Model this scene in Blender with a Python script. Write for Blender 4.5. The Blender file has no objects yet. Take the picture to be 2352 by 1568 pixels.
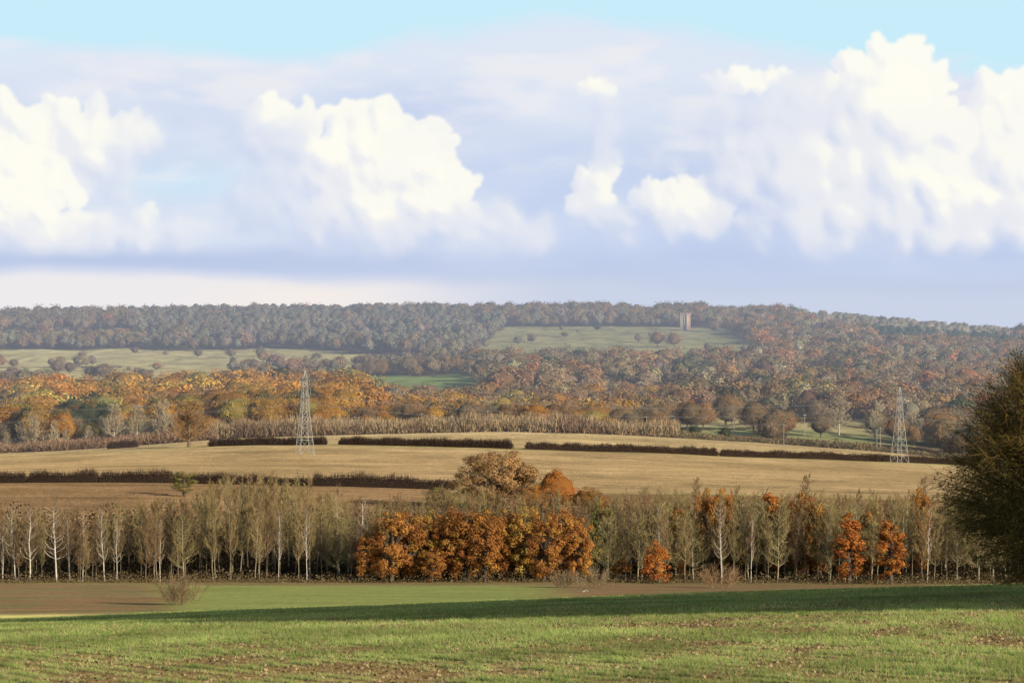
import bpy, math, random
import numpy as np
from mathutils import Vector
random.seed(3)
R = np.random.default_rng(7)
F = 6670.0
col = bpy.context.scene.collection

def s(r, g, b):
    a = np.array([r, g, b], float)/255
    return np.where(a <= .04045, a/12.92, ((a+.055)/1.055)**2.4)
def sm(a, b, x):
    t = np.clip((x-a)/(b-a), 0, 1); return t*t*(3-2*t)
_perm = np.random.default_rng(1).random((256, 256))
def vn(x, y):
    xi = np.floor(x).astype(int); yi = np.floor(y).astype(int)
    fx = x-xi; fy = y-yi; fx = fx*fx*(3-2*fx); fy = fy*fy*(3-2*fy)
    a = _perm[xi % 256, yi % 256]; b = _perm[(xi+1) % 256, yi % 256]
    c = _perm[xi % 256, (yi+1) % 256]; d = _perm[(xi+1) % 256, (yi+1) % 256]
    return (a*(1-fx)+b*fx)*(1-fy)+(c*(1-fx)+d*fx)*fy
def fbm(x, y, o=5, off=0.):
    x = np.asarray(x, float)+off; y = np.asarray(y, float)+off*1.7
    t = 0; a = .5; n = 0
    for i in range(o):
        t = t+a*vn(x, y); n += a; a *= .5; x = x*2.03+17.1; y = y*2.03+9.3
    return t/n

# ------------------------------------------------------------------ mesh helpers
class MB:
    def __init__(self): self.V = []; self.F = []; self.C = []; self.n = 0
    def add(self, V, Fc, C):
        V = np.asarray(V, float).reshape(-1, 3)
        self.V.append(V); self.F.append(np.asarray(Fc, int)+self.n)
        C = np.asarray(C, float)
        if C.ndim == 1: C = np.tile(C, (len(V), 1))
        self.C.append(C); self.n += len(V)
    def arrays(self): return np.concatenate(self.V), self.F, np.concatenate(self.C)
    def mesh(self, name, mat, smooth=False):
        me = bpy.data.meshes.new(name)
        V, Fs, C = self.arrays()
        me.vertices.add(len(V)); me.vertices.foreach_set('co', V.astype(np.float32).ravel())
        loops = np.concatenate([f.ravel() for f in Fs])
        tot = np.concatenate([np.full(len(f), f.shape[1]) for f in Fs])
        st = np.concatenate([[0], np.cumsum(tot)[:-1]])
        me.loops.add(len(loops)); me.loops.foreach_set('vertex_index', loops.astype(np.int32))
        me.polygons.add(len(tot)); me.polygons.foreach_set('loop_start', st.astype(np.int32))
        if smooth: me.polygons.foreach_set('use_smooth', np.ones(len(tot), bool))
        me.update(calc_edges=True)
        at = me.color_attributes.new('col', 'FLOAT_COLOR', 'POINT')
        at.data.foreach_set('color', np.concatenate([C, np.ones((len(C), 1))], 1).astype(np.float32).ravel())
        me.materials.append(mat)
        return me
    def obj(self, name, mat, parent=None, smooth=False):
        o = bpy.data.objects.new(name, self.mesh(name, mat, smooth)); col.objects.link(o)
        if parent: o.parent = parent
        return o
def tag(o, label=None, cat=None, group=None, kind=None):
    if label: o['label'] = label
    if cat: o['category'] = cat
    if group: o['group'] = group
    if kind: o['kind'] = kind
    return o
def empty(name, loc=(0, 0, 0)):
    o = bpy.data.objects.new(name, None); col.objects.link(o); o.location = loc; o.empty_display_size = .5
    return o
def copy_tree(o):
    c = o.copy(); col.objects.link(c)
    for ch in list(o.children):
        d = ch.copy(); col.objects.link(d); d.parent = c
        for g in list(ch.children):
            e = g.copy(); col.objects.link(e); e.parent = d
    return c
def nrm(v): return v/np.maximum(np.linalg.norm(v, axis=-1, keepdims=True), 1e-9)
def tube(m, P, rad, k, C):
    P = np.asarray(P, float); n = len(P)
    T = nrm(np.gradient(P, axis=0))
    ref = np.array([0, 0, 1.]) if abs(T[0, 2]) < .8 else np.array([1., 0, 0])
    A = nrm(np.cross(T, ref)); B = np.cross(T, A)
    th = np.arange(k)/k*2*math.pi
    V = P[:, None]+(A[:, None]*np.cos(th)[None, :, None]+B[:, None]*np.sin(th)[None, :, None])*np.asarray(rad)[:, None, None]
    f = []
    for i in range(n-1):
        for j in range(k):
            f.append((i*k+j, i*k+(j+1) % k, (i+1)*k+(j+1) % k, (i+1)*k+j))
    m.add(V.reshape(-1, 3), f, C)
def ribbons(m, P0, P1, w0, w1, C, rng):
    n = len(P0); d = nrm(P1-P0); sd = nrm(np.cross(d, rng.normal(size=(n, 3))))
    w0 = np.broadcast_to(w0, (n,))[:, None]; w1 = np.broadcast_to(w1, (n,))[:, None]
    V = np.stack([P0-sd*w0, P0+sd*w0, P1+sd*w1, P1-sd*w1], 1).reshape(-1, 3)
    C = np.asarray(C, float)
    if C.ndim == 2: C = np.repeat(C, 4, 0)
    m.add(V, np.arange(n*4).reshape(-1, 4), C)
def leaves(m, P, N, size, C, rng):
    n = len(P); N = nrm(N); a = nrm(np.cross(N, rng.normal(size=(n, 3)))); b = np.cross(N, a)
    sz = (np.broadcast_to(size, (n,))*rng.uniform(.6, 1.3, n))[:, None]
    V = np.stack([P-a*sz*.5, P-b*sz*.36+a*sz*.1, P+a*sz*.5, P+b*sz*.36-a*sz*.07], 1).reshape(-1, 3)
    m.add(V, np.arange(n*4).reshape(-1, 4), np.repeat(C, 4, 0))
def box(m, c, h, C, rot=0):
    c = np.array(c, float); h = np.array(h, float)
    V = np.array([[x, y, z] for x in (-1, 1) for y in (-1, 1) for z in (-1, 1)], float)*h
    if rot:
        cs, sn = math.cos(rot), math.sin(rot); V[:, :2] = V[:, :2]@np.array([[cs, sn], [-sn, cs]])
    m.add(V+c, [(0, 1, 3, 2), (4, 6, 7, 5), (0, 4, 5, 1), (2, 3, 7, 6), (0, 2, 6, 4), (1, 5, 7, 3)], C)
def bar(m, a, b, r, C): tube(m, np.array([a, b], float), [r, r], 4, C)

# ------------------------------------------------------------------ materials
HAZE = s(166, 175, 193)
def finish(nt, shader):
    """distance haze painted into each material: a haze-coloured glow, stronger farther along Y"""
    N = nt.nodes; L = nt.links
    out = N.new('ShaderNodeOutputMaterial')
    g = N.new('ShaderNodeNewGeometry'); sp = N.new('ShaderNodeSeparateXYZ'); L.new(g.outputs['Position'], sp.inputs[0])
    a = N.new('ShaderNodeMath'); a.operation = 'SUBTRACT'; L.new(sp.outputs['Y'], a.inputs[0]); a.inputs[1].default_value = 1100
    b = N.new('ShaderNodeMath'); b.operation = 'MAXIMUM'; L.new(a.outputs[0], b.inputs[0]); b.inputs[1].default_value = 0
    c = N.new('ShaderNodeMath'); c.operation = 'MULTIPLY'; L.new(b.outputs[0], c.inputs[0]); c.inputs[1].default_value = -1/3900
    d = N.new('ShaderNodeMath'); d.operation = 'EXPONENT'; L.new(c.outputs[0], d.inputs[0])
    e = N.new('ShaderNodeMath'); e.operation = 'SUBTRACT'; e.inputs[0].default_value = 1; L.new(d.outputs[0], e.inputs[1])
    em = N.new('ShaderNodeEmission'); em.inputs[0].default_value = (*HAZE, 1); em.inputs[1].default_value = .92  # surface glow standing in for airlight, no real haze in the scene
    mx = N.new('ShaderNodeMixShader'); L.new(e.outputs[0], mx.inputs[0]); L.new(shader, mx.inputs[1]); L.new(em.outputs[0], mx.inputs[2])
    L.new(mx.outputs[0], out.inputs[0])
def newmat(name):
    m = bpy.data.materials.new(name); m.use_nodes = True; m.node_tree.nodes.clear()
    try: m.cycles.emission_sampling = 'NONE'
    except Exception: pass
    return m
def noise(nt, scale, detail=4, vec=None, rough=.55):
    n = nt.nodes.new('ShaderNodeTexNoise'); n.inputs['Scale'].default_value = scale; n.inputs['Detail'].default_value = detail
    n.inputs['Roughness'].default_value = rough
    if vec: nt.links.new(vec, n.inputs['Vector'])
    return n.outputs['Fac']
def math_(nt, op, a, b=None):
    n = nt.nodes.new('ShaderNodeMath'); n.operation = op
    for i, v in enumerate((a, b)):
        if v is None: continue
        if isinstance(v, (int, float)): n.inputs[i].default_value = v
        else: nt.links.new(v, n.inputs[i])
    return n.outputs[0]
def mrange(nt, v, a, b, c, d):
    n = nt.nodes.new('ShaderNodeMapRange'); nt.links.new(v, n.inputs[0])
    for i, q in enumerate((a, b, c, d)): n.inputs[i+1].default_value = q
    return n.outputs[0]
def attrcol(nt):
    n = nt.nodes.new('ShaderNodeAttribute'); n.attribute_name = 'col'; return n.outputs['Color']
def scalecol(nt, c, f):
    n = nt.nodes.new('ShaderNodeVectorMath'); n.operation = 'SCALE'
    nt.links.new(c, n.inputs[0]); nt.links.new(f, n.inputs[3]); return n.outputs[0]
def foliage(name, trans=.25, rnd=.3):
    m = newmat(name); nt = m.node_tree
    oi = nt.nodes.new('ShaderNodeObjectInfo')
    f = mrange(nt, oi.outputs['Random'], 0, 1, 1-rnd/2, 1+rnd/2)
    c = scalecol(nt, attrcol(nt), f)
    d = nt.nodes.new('ShaderNodeBsdfDiffuse'); nt.links.new(c, d.inputs[0])
    t = nt.nodes.new('ShaderNodeBsdfTranslucent'); nt.links.new(c, t.inputs[0])
    x = nt.nodes.new('ShaderNodeMixShader'); x.inputs[0].default_value = trans
    nt.links.new(d.outputs[0], x.inputs[1]); nt.links.new(t.outputs[0], x.inputs[2])
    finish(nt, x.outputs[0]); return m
def solid(name, scale=8., amt=.3, rough=.8):
    m = newmat(name); nt = m.node_tree
    tc = nt.nodes.new('ShaderNodeTexCoord')
    f = mrange(nt, noise(nt, scale, 4, tc.outputs['Object']), .3, .7, 1-amt, 1+amt)
    c = scalecol(nt, attrcol(nt), f)
    d = nt.nodes.new('ShaderNodeBsdfPrincipled'); nt.links.new(c, d.inputs['Base Color']); d.inputs['Roughness'].default_value = rough
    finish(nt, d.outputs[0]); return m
def ground(name, layers, bump_scale=2., bump=.3, streak=None):
    m = newmat(name); nt = m.node_tree
    g = nt.nodes.new('ShaderNodeNewGeometry'); pos = g.outputs['Position']
    f = None
    for sc, amt in layers:
        v = mrange(nt, noise(nt, sc, 5, pos, .6), .25, .75, 1-amt, 1+amt)
        f = v if f is None else math_(nt, 'MULTIPLY', f, v)
    if streak:
        for (sx, sy, rot, amt) in streak:
            mp = nt.nodes.new('ShaderNodeMapping'); nt.links.new(pos, mp.inputs[0])
            mp.inputs['Rotation'].default_value = (0, 0, rot); mp.inputs['Scale'].default_value = (sx, sy, .02)
            v = mrange(nt, noise(nt, 1., 4, mp.outputs[0], .65), .3, .7, 1-amt, 1+amt)
            f = math_(nt, 'MULTIPLY', f, v)
    c = scalecol(nt, attrcol(nt), f)
    d = nt.nodes.new('ShaderNodeBsdfDiffuse'); d.inputs['Roughness'].default_value = 1; nt.links.new(c, d.inputs[0])
    b = nt.nodes.new('ShaderNodeBump'); b.inputs['Strength'].default_value = bump; b.inputs['Distance'].default_value = 1/bump_scale
    nt.links.new(noise(nt, bump_scale, 4, pos), b.inputs['Height']); nt.links.new(b.outputs[0], d.inputs['Normal'])
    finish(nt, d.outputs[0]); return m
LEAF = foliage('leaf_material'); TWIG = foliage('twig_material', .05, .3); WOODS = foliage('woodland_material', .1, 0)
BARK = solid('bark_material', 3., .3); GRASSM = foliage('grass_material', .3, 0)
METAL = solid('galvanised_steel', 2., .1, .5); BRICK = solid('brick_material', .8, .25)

# ------------------------------------------------------------------ terrain
pxs = np.array([0, 600, 1176, 1800, 2352.])
KD = [470, 600, 700, 850, 1000, 1120, 1250, 1320, 1400, 1600, 1800, 2000, 2300, 2600, 2900, 3200, 3500]
ROWS = np.array([
 [1262, 1165, 1104, 1080, 1062, 1052, 1042, 1044, 1028, 985, 945, 905, 862, 838, 802, 765, 736],
 [1262, 1168, 1110, 1072, 1040, 1020, 1004, 1004, 990, 957, 925, 895, 862, 830, 798, 755, 730],
 [1262, 1175, 1130, 1085, 1045, 1020, 988, 990, 982, 955, 925, 890, 850, 818, 790, 752, 725],
 [1262, 1180, 1140, 1100, 1068, 1045, 1018, 1022, 1003, 965, 930, 895, 850, 815, 785, 755, 728],
 [1262, 1185, 1150, 1118, 1092, 1078, 1066, 1072, 1042, 1000, 960, 925, 880, 845, 815, 795, 778]], float)
pxg = np.arange(-2000, 4401, 40.); Dg = np.arange(0, 5001, 5.)
Zg = np.zeros((len(pxg), len(Dg)))
KDa = np.array([200, 240, 265, 290, 330, 400.]); KZa = np.array([-20.3, -23.5, -25.2, -26.8, -29.1, -33.2])
for i, p in enumerate(pxg):
    sc = np.interp(p, [0, 400, 800, 1176, 1600, 2000, 2352], [.0957, .0931, .0912, .0891, .0867, .0849, .0834])
    a = 1.7; c = a/150**2; b = sc-2*math.sqrt(a*c)
    near = -a-b*Dg-c*Dg**2
    rows = np.array([np.interp(p, pxs, ROWS[:, k]) for k in range(len(KD))])
    kz = -(rows-784)/F*np.array(KD)
    kd = np.concatenate([[150], KDa, KD, [3650, 3900, 4400, 5000]])
    zz = np.concatenate([[-a-b*150-c*150**2], KZa, kz, [kz[-1]-1, kz[-1]-15, kz[-1]-45, kz[-1]-70]])
    far = np.interp(Dg, kd, zz)
    fs = far.copy(); k = 7; pad = np.pad(far, k//2, 'edge'); fs = np.convolve(pad, np.ones(k)/k, 'valid')
    far = np.where((Dg > 330) & (Dg < 1180) | (Dg > 1330), fs, far)
    Zg[i] = np.where(Dg <= 150, near, far)
for _ in range(3):
    P_ = np.pad(Zg, ((2, 2), (0, 0)), 'edge'); Zg = (P_[:-4]+P_[1:-3]+P_[2:-2]+P_[3:-1]+P_[4:])/5
def gz(x, y):
    x = np.asarray(x, float); y = np.maximum(np.asarray(y, float), .5)
    p = np.clip(1176+x/y*F, pxg[0], pxg[-1]-1); i = (p-pxg[0])/40; i0 = i.astype(int); fi = i-i0
    d = np.clip(y, 0, 4999); j = d/5; j0 = j.astype(int); fj = j-j0
    z = (Zg[i0, j0]*(1-fi)+Zg[i0+1, j0]*fi)*(1-fj)+(Zg[i0, j0+1]*(1-fi)+Zg[i0+1, j0+1]*fi)*fj
    z = z+(fbm(x/60, y/60, 3)-.5)*np.clip((y-60)/600, 0, 1)*1.5
    return z-np.maximum(y-5000, 0)*.008
def X(px, D): return (px-1176)/F*D
def place(px, D):
    x = X(px, D); return x, float(D), float(gz(x, D))
def hgt(px, D, toprow):
    return (784-toprow)/F*D-float(gz(X(px, D), D))

def strip(name, ys, fine, colf, mat, wide=14000):
    pl = np.arange(-260, 2620, fine)
    out = np.array([50, 120, 220, 400, 700, 1100, 1800, 2800, 4500, 7500, wide])
    pl = np.concatenate([-260-out[::-1], pl, 2620+out])
    PX, Y = np.meshgrid(pl, ys); Xx = (PX-1176)/F*Y
    Z = gz(Xx, Y)
    V = np.stack([Xx, Y, Z], -1).reshape(-1, 3)
    ny, nx = PX.shape; idx = np.arange(ny*nx).reshape(ny, nx)
    f = np.stack([idx[:-1, :-1], idx[:-1, 1:], idx[1:, 1:], idx[1:, :-1]], -1).reshape(-1, 4)
    m = MB(); m.add(V, f, colf(PX.ravel(), Y.ravel(), Xx.ravel(), Z.ravel()))
    return tag(m.obj(name, mat, smooth=True), kind='structure')
def lerp(a, b, t): t = np.asarray(t)[..., None]; return a*(1-t)+b*t
def one(c, n): return np.tile(np.asarray(c, float), (n, 1))

def bare(x, y):   # how bare the soil is in the near field
    n = fbm(x*.5+y*.12, y*.13, 4, 3.)
    n2 = fbm(x*2., y*.6, 3, 8.)
    lim = .445+.10*sm(34, 75, y)-.02*np.clip(x/8, -1, 1)
    return np.clip(sm(lim-.10, lim+.22, n*.5+n2*.5)*1.1*(1-.5*sm(50, 105, y)), 0, 1)
def c_near(px, y, x, z):
    g = one(s(134, 146, 74)*.86, len(px)); so = one(s(146, 122, 80)*.78, len(px))
    c = lerp(g, so, np.clip(.4+bare(x, y)*.8-.4*sm(60, 120, y), 0, 1))
    mgn = sm(150, 175, y)
    return lerp(c, one(s(188, 175, 110)*.7, len(px)), mgn)
def c_low(px, y, x, z):
    n = len(px); w = (fbm(x/8, y/8, 4)-.5)
    brown = one(s(148, 122, 90)*.56, n); green = one(s(144, 152, 90)*.62, n); straw = one(s(196, 186, 118)*.78, n)
    c = lerp(brown, one(s(138, 126, 90)*.56, n), sm(-.1, .12, w))
    a = sm(345, 450, px+w*110+(y-300)*.5)*(1-sm(1180, 1330, px+w*110))*(1-sm(374, 390, y+w*12))
    c = lerp(c, green, a)
    c = lerp(c, straw, 1-sm(266, 284, y+w*16))
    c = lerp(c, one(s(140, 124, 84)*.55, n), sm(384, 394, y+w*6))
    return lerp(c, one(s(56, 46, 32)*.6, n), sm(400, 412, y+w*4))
def hedge1_D(px): return np.interp(px, [0, 500, 1040, 2352], [700, 702, 700, 690])
def h2D(px): return np.interp(px, [475, 780, 1180, 1650, 2200, 2600], [1135, 1110, 1085, 1085, 1120, 1140])
def c_stub(px, y, x, z):
    n = len(px); w = fbm(x/30, y/30, 4)-.5
    c = lerp(one(s(162, 132, 97), n), one(s(194, 166, 122), n), sm(-6, 8, y-hedge1_D(px)))
    c = lerp(c, one(s(208, 185, 138), n), sm(900, 1250, y)*.8)
    c = lerp(c, one(s(180, 168, 108), n), (1-sm(3, 7, np.abs(y-hedge1_D(px)-5+w*3)))*.7)
    h2 = h2D(px)
    c = lerp(c, one(s(180, 172, 112), n), (1-sm(3, 8, np.abs(y-h2+6+w*3)))*.7)
    row = .5+.5*np.sin((y+x*.04+fbm(x/80, y/80, 2)*30)*2*math.pi/17)
    fine = fbm(x/6, y/14, 3, 44.)-.5
    c = c*(1+w*.7+fine*.35)[:, None]*(1-.05*row)[:, None]
    return lerp(c, one(s(150, 130, 86), n), (1-sm(480, 520, y)))*.66
def region(px, D):
    """0 meadow,1 orange wood,2 rust wood,3 grey bare wood,4 conifer,5 pale bare,6 brown ridge,7 sparse"""
    w = (fbm(px/90, D/120, 4, 5.)-.5); w2 = (fbm(px/40, D/60, 4, 15.)-.5)
    px = px+w2*70; D = D+w*90+w2*50
    k = np.zeros(px.shape, int)
    wd = w*80; wp = w*80
    def R_(m, v): k[m] = v
    R_((px < 830+wp) & (D > 1370) & (D < 1890+wd), 1)
    R_((px < 30+wp) & (D > 1370) & (D < 1800), 7)
    R_((px >= 830+wp) & (px < 1540+wp) & (D > 1340) & (D < 1840+wd*.6-80*((px > 760) & (px < 1110))), 2)
    R_((px >= 1540+wp*.3) & (D > 1640+wd*.3), 2)
    R_((px >= 1540) & (px < 2420) & (D > 1390) & (D < 1640) & (vn(px/60, D/30) > .72), 2)
    R_((px > 2150+wp) & (D > 1330), 2)
    R_((px > 1120+wp*.6) & (px < 1560) & (D >= 1780) & (D < 2440+wd*.4), 2)
    R_((px > 560+wp) & (px < 1140) & (D > 2240) & (D < 2370+wd*.3+np.maximum(px-830, 0)*.6), 6)
    R_((px > 1090+wp*.5) & (px < 1200) & (D > 2050) & (D < 2480), 2)
    R_((px < 110+wp) & (D > 1950) & (D < 2160), 6)
    R_((px > 560+wp) & (px < 760) & (D > 1950) & (D < 2200), 6)
    R_((px < 300) & (D > 2480) & (D < 2530+wd) & (vn(px/30, D/400) > .35), 6)
    R_((px > 340+wp) & (px < 1060+(D-2600)*.16+wp*.4) & (D > 2850+wd*.3-np.maximum(px-700, 0)*.9), 3)
    R_((px <= 340+wp) & (D > 2880) & (D < 2990), 6)
    R_((px <= 340+wp) & (D > 3200) & (vn(px/17, D/900) > .25), 6)
    R_((px > 1080) & (D > 3215+wd*.2), 6)
    R_((px > 1060+(D-2600)*.16) & (px < 1730+wp*.5-(D-2850)*.15) & (D > 2490) & (D <= 3215+wd*.2), 0)
    R_((px >= 1730+wp*.5-(D-2850)*.15) & (D > 2440), 2)
    R_((px > 1500) & (D > 1900) & (D < 2500) & (fbm(px/110, D/60, 2, 77.) > .66), 0)
    R_((px > 1840+wp) & (px < 2330) & (D > 3150+wd*.4), 5)
    R_((px > 1960+wp) & (px < 2330) & (D > 2900) & (D < 3200+wd*.4), 4)
    R_((px > 900) & (px < 1200) & (D > 3460), 6)
    R_(D > 3600, 0)
    return k
def c_hill(px, y, x, z):
    n = len(px); w = fbm(x/70, y/90, 4)-.5
    k = region(px, y)
    mead = one(s(150, 148, 104), n)
    c = lerp(mead, one(s(176, 166, 122), n), sm(-.12, .12, w)*.8)
    c = lerp(c, one(s(184, 174, 122), n), ((px < 880) & (y > 2100) & (y < 2880))*.7)
    c = lerp(c, one(s(120, 142, 80), n), ((px > 720) & (px < 1150) & (y > 1700) & (y < 2260))*.9)
    c = lerp(c, one(s(146, 150, 98), n), ((px > 1480) & (y > 1390) & (y < 1500))*.8)
    c = lerp(c, one(s(176, 162, 112), n), ((px > 1480) & (y > 1500) & (y < 1640))*.8)
    c = lerp(c, one(s(150, 148, 102), n), ((px > 1080) & (px < 1750) & (y > 2500) & (y < 3220))*.7)
    c = lerp(c, one(s(128, 100, 72), n), (y < 1390)*1.)
    c = lerp(c, one(s(90, 74, 52), n), (k > 0)*.9)
    rough = fbm(x/9, y/25, 3, 7.)-.5
    return c*(.64+rough*.6)[:, None]
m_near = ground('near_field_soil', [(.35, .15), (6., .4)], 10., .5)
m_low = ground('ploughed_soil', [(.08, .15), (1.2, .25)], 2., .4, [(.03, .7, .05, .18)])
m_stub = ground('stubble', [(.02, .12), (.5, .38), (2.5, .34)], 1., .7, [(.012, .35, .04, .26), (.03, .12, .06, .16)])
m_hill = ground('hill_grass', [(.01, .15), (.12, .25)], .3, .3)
strip('near_field', np.concatenate([np.geomspace(2, 30, 20), np.arange(30.5, 200.1, .5)]), 14, c_near, m_near)
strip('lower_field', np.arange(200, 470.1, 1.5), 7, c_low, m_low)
strip('stubble_field', np.arange(470, 1250.1, 3), 10, c_stub, m_stub)
strip('hillside', np.concatenate([np.arange(1250, 3700, 9), np.geomspace(3700, 12000, 30)]), 8, c_hill, m_hill)

# ------------------------------------------------------------------ sky backdrop
def build_sky():
    RR = 12500.
    az = np.linspace(-.36, .36, 1700); el = np.linspace(-.02, .15, 390)
    A, E = np.meshgrid(az, el)
    x = 1.176+np.tan(A)*F/1000; y = .784-np.tan(E)*F/1000/np.cos(A)
    n1 = fbm(x*1.1, y*4., 5, 2.); n2 = fbm(x*3, y*7, 5, 9.); n3 = fbm(x*.8, y*2.2, 4, 21.); n4 = fbm(x*5, y*14, 5, 51.)
    cyan = s(200, 236, 250); strat = s(224, 230, 244); blue = s(192, 207, 238)
    Ed = np.interp(x, [0, .4, .8, .95, 1.25, 1.5, 1.9, 2.35], [.13, .15, .15, .09, .045, .08, .12, .14])
    a = sm(-.03, .04, y-Ed+(n1-.5)*.10+(n2-.5)*.07+(n4-.5)*.04)
    C = np.tile(cyan, x.shape+(1,))
    C = lerp(C, strat, a*.92)
    b = a*sm(.14, .3, y+(n1-.5)*.1)*np.clip(.58+(n3-.5)*3.2+(n2-.5)*1.5, 0, 1)
    C = lerp(C, blue, b*.9)
    C = lerp(C, s(206, 235, 250), np.exp(-((x-.43)/.13)**2-((y-.42)/.04)**2)*.7)
    wisp = sm(.48, .7, n4*.6+fbm(x*2.2, y*13, 5, 33.)*.4)*a*(1-sm(.5, .58, y))
    C = lerp(C, s(241, 239, 241), wisp*.65)
    w = (n2-.5)*.05
    base = sm(.54, .60, y+w)*(1-sm(.615, .665, y+w+(x-1)*-.02))*np.interp(x, [0, .2, .9, 1.3, 2.4], [.95, .95, .8, .5, .4])
    low = sm(.60, .655, y+w)
    C = lerp(C, lerp(s(238, 235, 237), s(202, 211, 231), sm(.75, 1.35, x)), low)
    C = lerp(C, s(246, 237, 230), np.exp(-((x-.68)/.2)**2-((y-.685)/.03)**2)*.8)
    C = lerp(C, s(186, 200, 231), base)
    blobs = [(.03,.33,.10,1),(.12,.31,.09,.94),(.21,.32,.08,.88),(.30,.305,.055,.82),(.02,.43,.11,1.05),(.10,.42,.07,1.05),(.17,.43,.045,1),(.05,.53,.10,.92),(.19,.54,.07,.82),(.31,.535,.06,.82),(.42,.545,.05,.72),(.51,.545,.04,.62),(.12,.56,.07,.77),(.25,.39,.07,.5),
      (.625,.26,.045,.98),(.575,.285,.04,.74),(.71,.265,.04,.9),(.80,.275,.055,1.05),(.86,.30,.07,1.05),(.79,.37,.09,1.05),(.90,.36,.10,1.1),(.985,.31,.045,1.05),(1.0,.37,.05,1.05),(.97,.43,.08,1.1),(.86,.44,.09,1.1),(1.055,.425,.04,1.05),(.78,.46,.06,.98),(.63,.37,.09,.47),(.60,.47,.08,.44),(.68,.33,.06,.6),
      (.72,.53,.06,.74),(.82,.52,.06,.8),(.93,.515,.06,.8),(1.05,.51,.06,.8),(1.15,.52,.06,.76),(1.22,.55,.05,.66),(.88,.56,.07,.7),(1.02,.56,.06,.7),
      (1.37,.20,.026,1.15),(1.348,.212,.022,1.15),(1.39,.212,.022,1.15),(1.385,.25,.03,.55),(1.385,.30,.04,.65),(1.39,.35,.04,.75),(1.36,.43,.05,1),(1.395,.39,.035,.95),(1.335,.47,.04,.98),(1.385,.48,.04,.88),(1.49,.46,.04,.9),(1.55,.49,.06,1),(1.63,.51,.06,1),(1.60,.45,.04,.92),(1.56,.385,.025,.7),(1.40,.53,.06,.72),
      (1.64,.19,.03,.85),(1.70,.175,.04,1.05),(1.745,.185,.03,1.05),(1.80,.18,.03,1),(1.95,.17,.05,1.05),(2.03,.15,.055,1.1),(2.09,.14,.055,1.1),(2.14,.19,.055,1.1),(2.06,.23,.09,1.1),(2.0,.31,.12,1.04),(1.87,.27,.09,.76),(1.76,.30,.09,.68),(1.70,.40,.09,.74),(1.84,.42,.12,.84),(2.0,.45,.12,.9),(2.15,.35,.12,1.02),(2.28,.25,.07,.94),(2.35,.22,.06,.94),(2.32,.34,.10,1.03),(2.2,.47,.12,.95),(2.37,.47,.12,1.02),(1.88,.53,.08,.84),(2.05,.54,.07,.84),(2.22,.545,.07,.84),(1.76,.52,.07,.86),(1.66,.30,.06,.5),
      (2.55,.3,.14,1),(2.6,.45,.14,.9),(2.8,.4,.14,.9),(-.15,.4,.14,1),(-.25,.5,.12,.9),(-.1,.53,.09,.9),(3.1,.5,.1,.8),(-.6,.5,.12,.8),(-1,.45,.1,.8)]
    rg = np.random.default_rng(5)
    allb = []
    for (cx, cy, r, w_) in blobs:
        allb.append((cx, cy, r*.95, w_, 0))
        for k in range(20):
            th = rg.uniform(-math.pi, 0) if k < 14 else rg.uniform(0, math.pi)
            rr = r*rg.uniform(.45, 1.0); r2 = r*rg.uniform(.15, .38)
            allb.append((cx+rr*math.cos(th)*1.05, cy+rr*math.sin(th), r2, w_*rg.uniform(.9, 1.07), math.sqrt(max(r*r-rr*rr, 0))*.92+r*.03))
    wx = x+(fbm(x*8, y*8, 4, 1.)-.5)*.05+(fbm(x*30, y*30, 4, 4.)-.5)*.026
    wy = y+(fbm(x*8, y*8, 4, 12.)-.5)*.05+(fbm(x*30, y*30, 4, 14.)-.5)*.026
    H = np.zeros_like(x); W = np.zeros_like(x)
    xr = x[0]; yc = y[:, x.shape[1]//2]
    for (cx, cy, r, w_, lift) in allb:
        i = np.where((xr > cx-r-.06) & (xr < cx+r+.06))[0]; j = np.where((yc > cy-r-.09) & (yc < cy+r+.09))[0]
        if len(i) == 0 or len(j) == 0: continue
        sl = (slice(j[0], j[-1]+1), slice(i[0], i[-1]+1))
        d2 = (wx[sl]-cx)**2+(wy[sl]-cy)**2
        h = np.sqrt(np.maximum(r*r-d2, 0)); h = np.where(h > 0, h+lift*sm(0, r*.7, h), 0)
        m = h > H[sl]
        W[sl] = np.where(m, w_, W[sl]); H[sl] = np.maximum(h, H[sl])
    def blur(a, k, n=2):
        for _ in range(n):
            for ax in (0, 1):
                p = np.pad(a, [(k, k) if q == ax else (0, 0) for q in (0, 1)], 'edge')
                c = np.cumsum(p, axis=ax); z = np.zeros_like(np.take(c, [0], ax)); c = np.concatenate([z, c], ax)
                n_ = a.shape[ax]
                a = (np.take(c, range(2*k+1, 2*k+1+n_), ax)-np.take(c, range(n_), ax))/(2*k+1)
        return a
    al0 = sm(.002, .028, H)
    W = blur(W*al0, 6, 2)/np.maximum(blur(al0, 6, 2), .05)
    crisp = sm(.64, .94, W)*(1-sm(.46, .555, y))
    al = blur(al0, 1, 1)*crisp+blur(al0, 4, 2)*(1-crisp)
    bil = np.abs(fbm(x*11, y*11, 4, 71.)-.5)*2
    Hs = blur(H, 3, 2)*.38+blur(H, 7, 2)*.50+blur(H, 18, 2)*.70-bil*.006*al
    dx = xr[1]-xr[0]; dy = yc[1]-yc[0]
    gx = np.gradient(Hs, axis=1)/dx; gy = np.gradient(Hs, axis=0)/dy
    nz = 1/np.sqrt(gx**2+gy**2+1.2); lit = (-gx*.66+gy*.46)*nz*.95+nz*.40
    lit = np.clip(.48+.62*lit, 0, 1.15)
    tex = (fbm(x*7, y*7, 5, 40.)-.5)
    v = np.clip(lit*W*(1-.32*sm(.44, .6, y))+tex*.40+.01, 0, 1)
    shade = s(200, 212, 238); mid = s(237, 238, 242); white = s(255, 253, 242)
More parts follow.
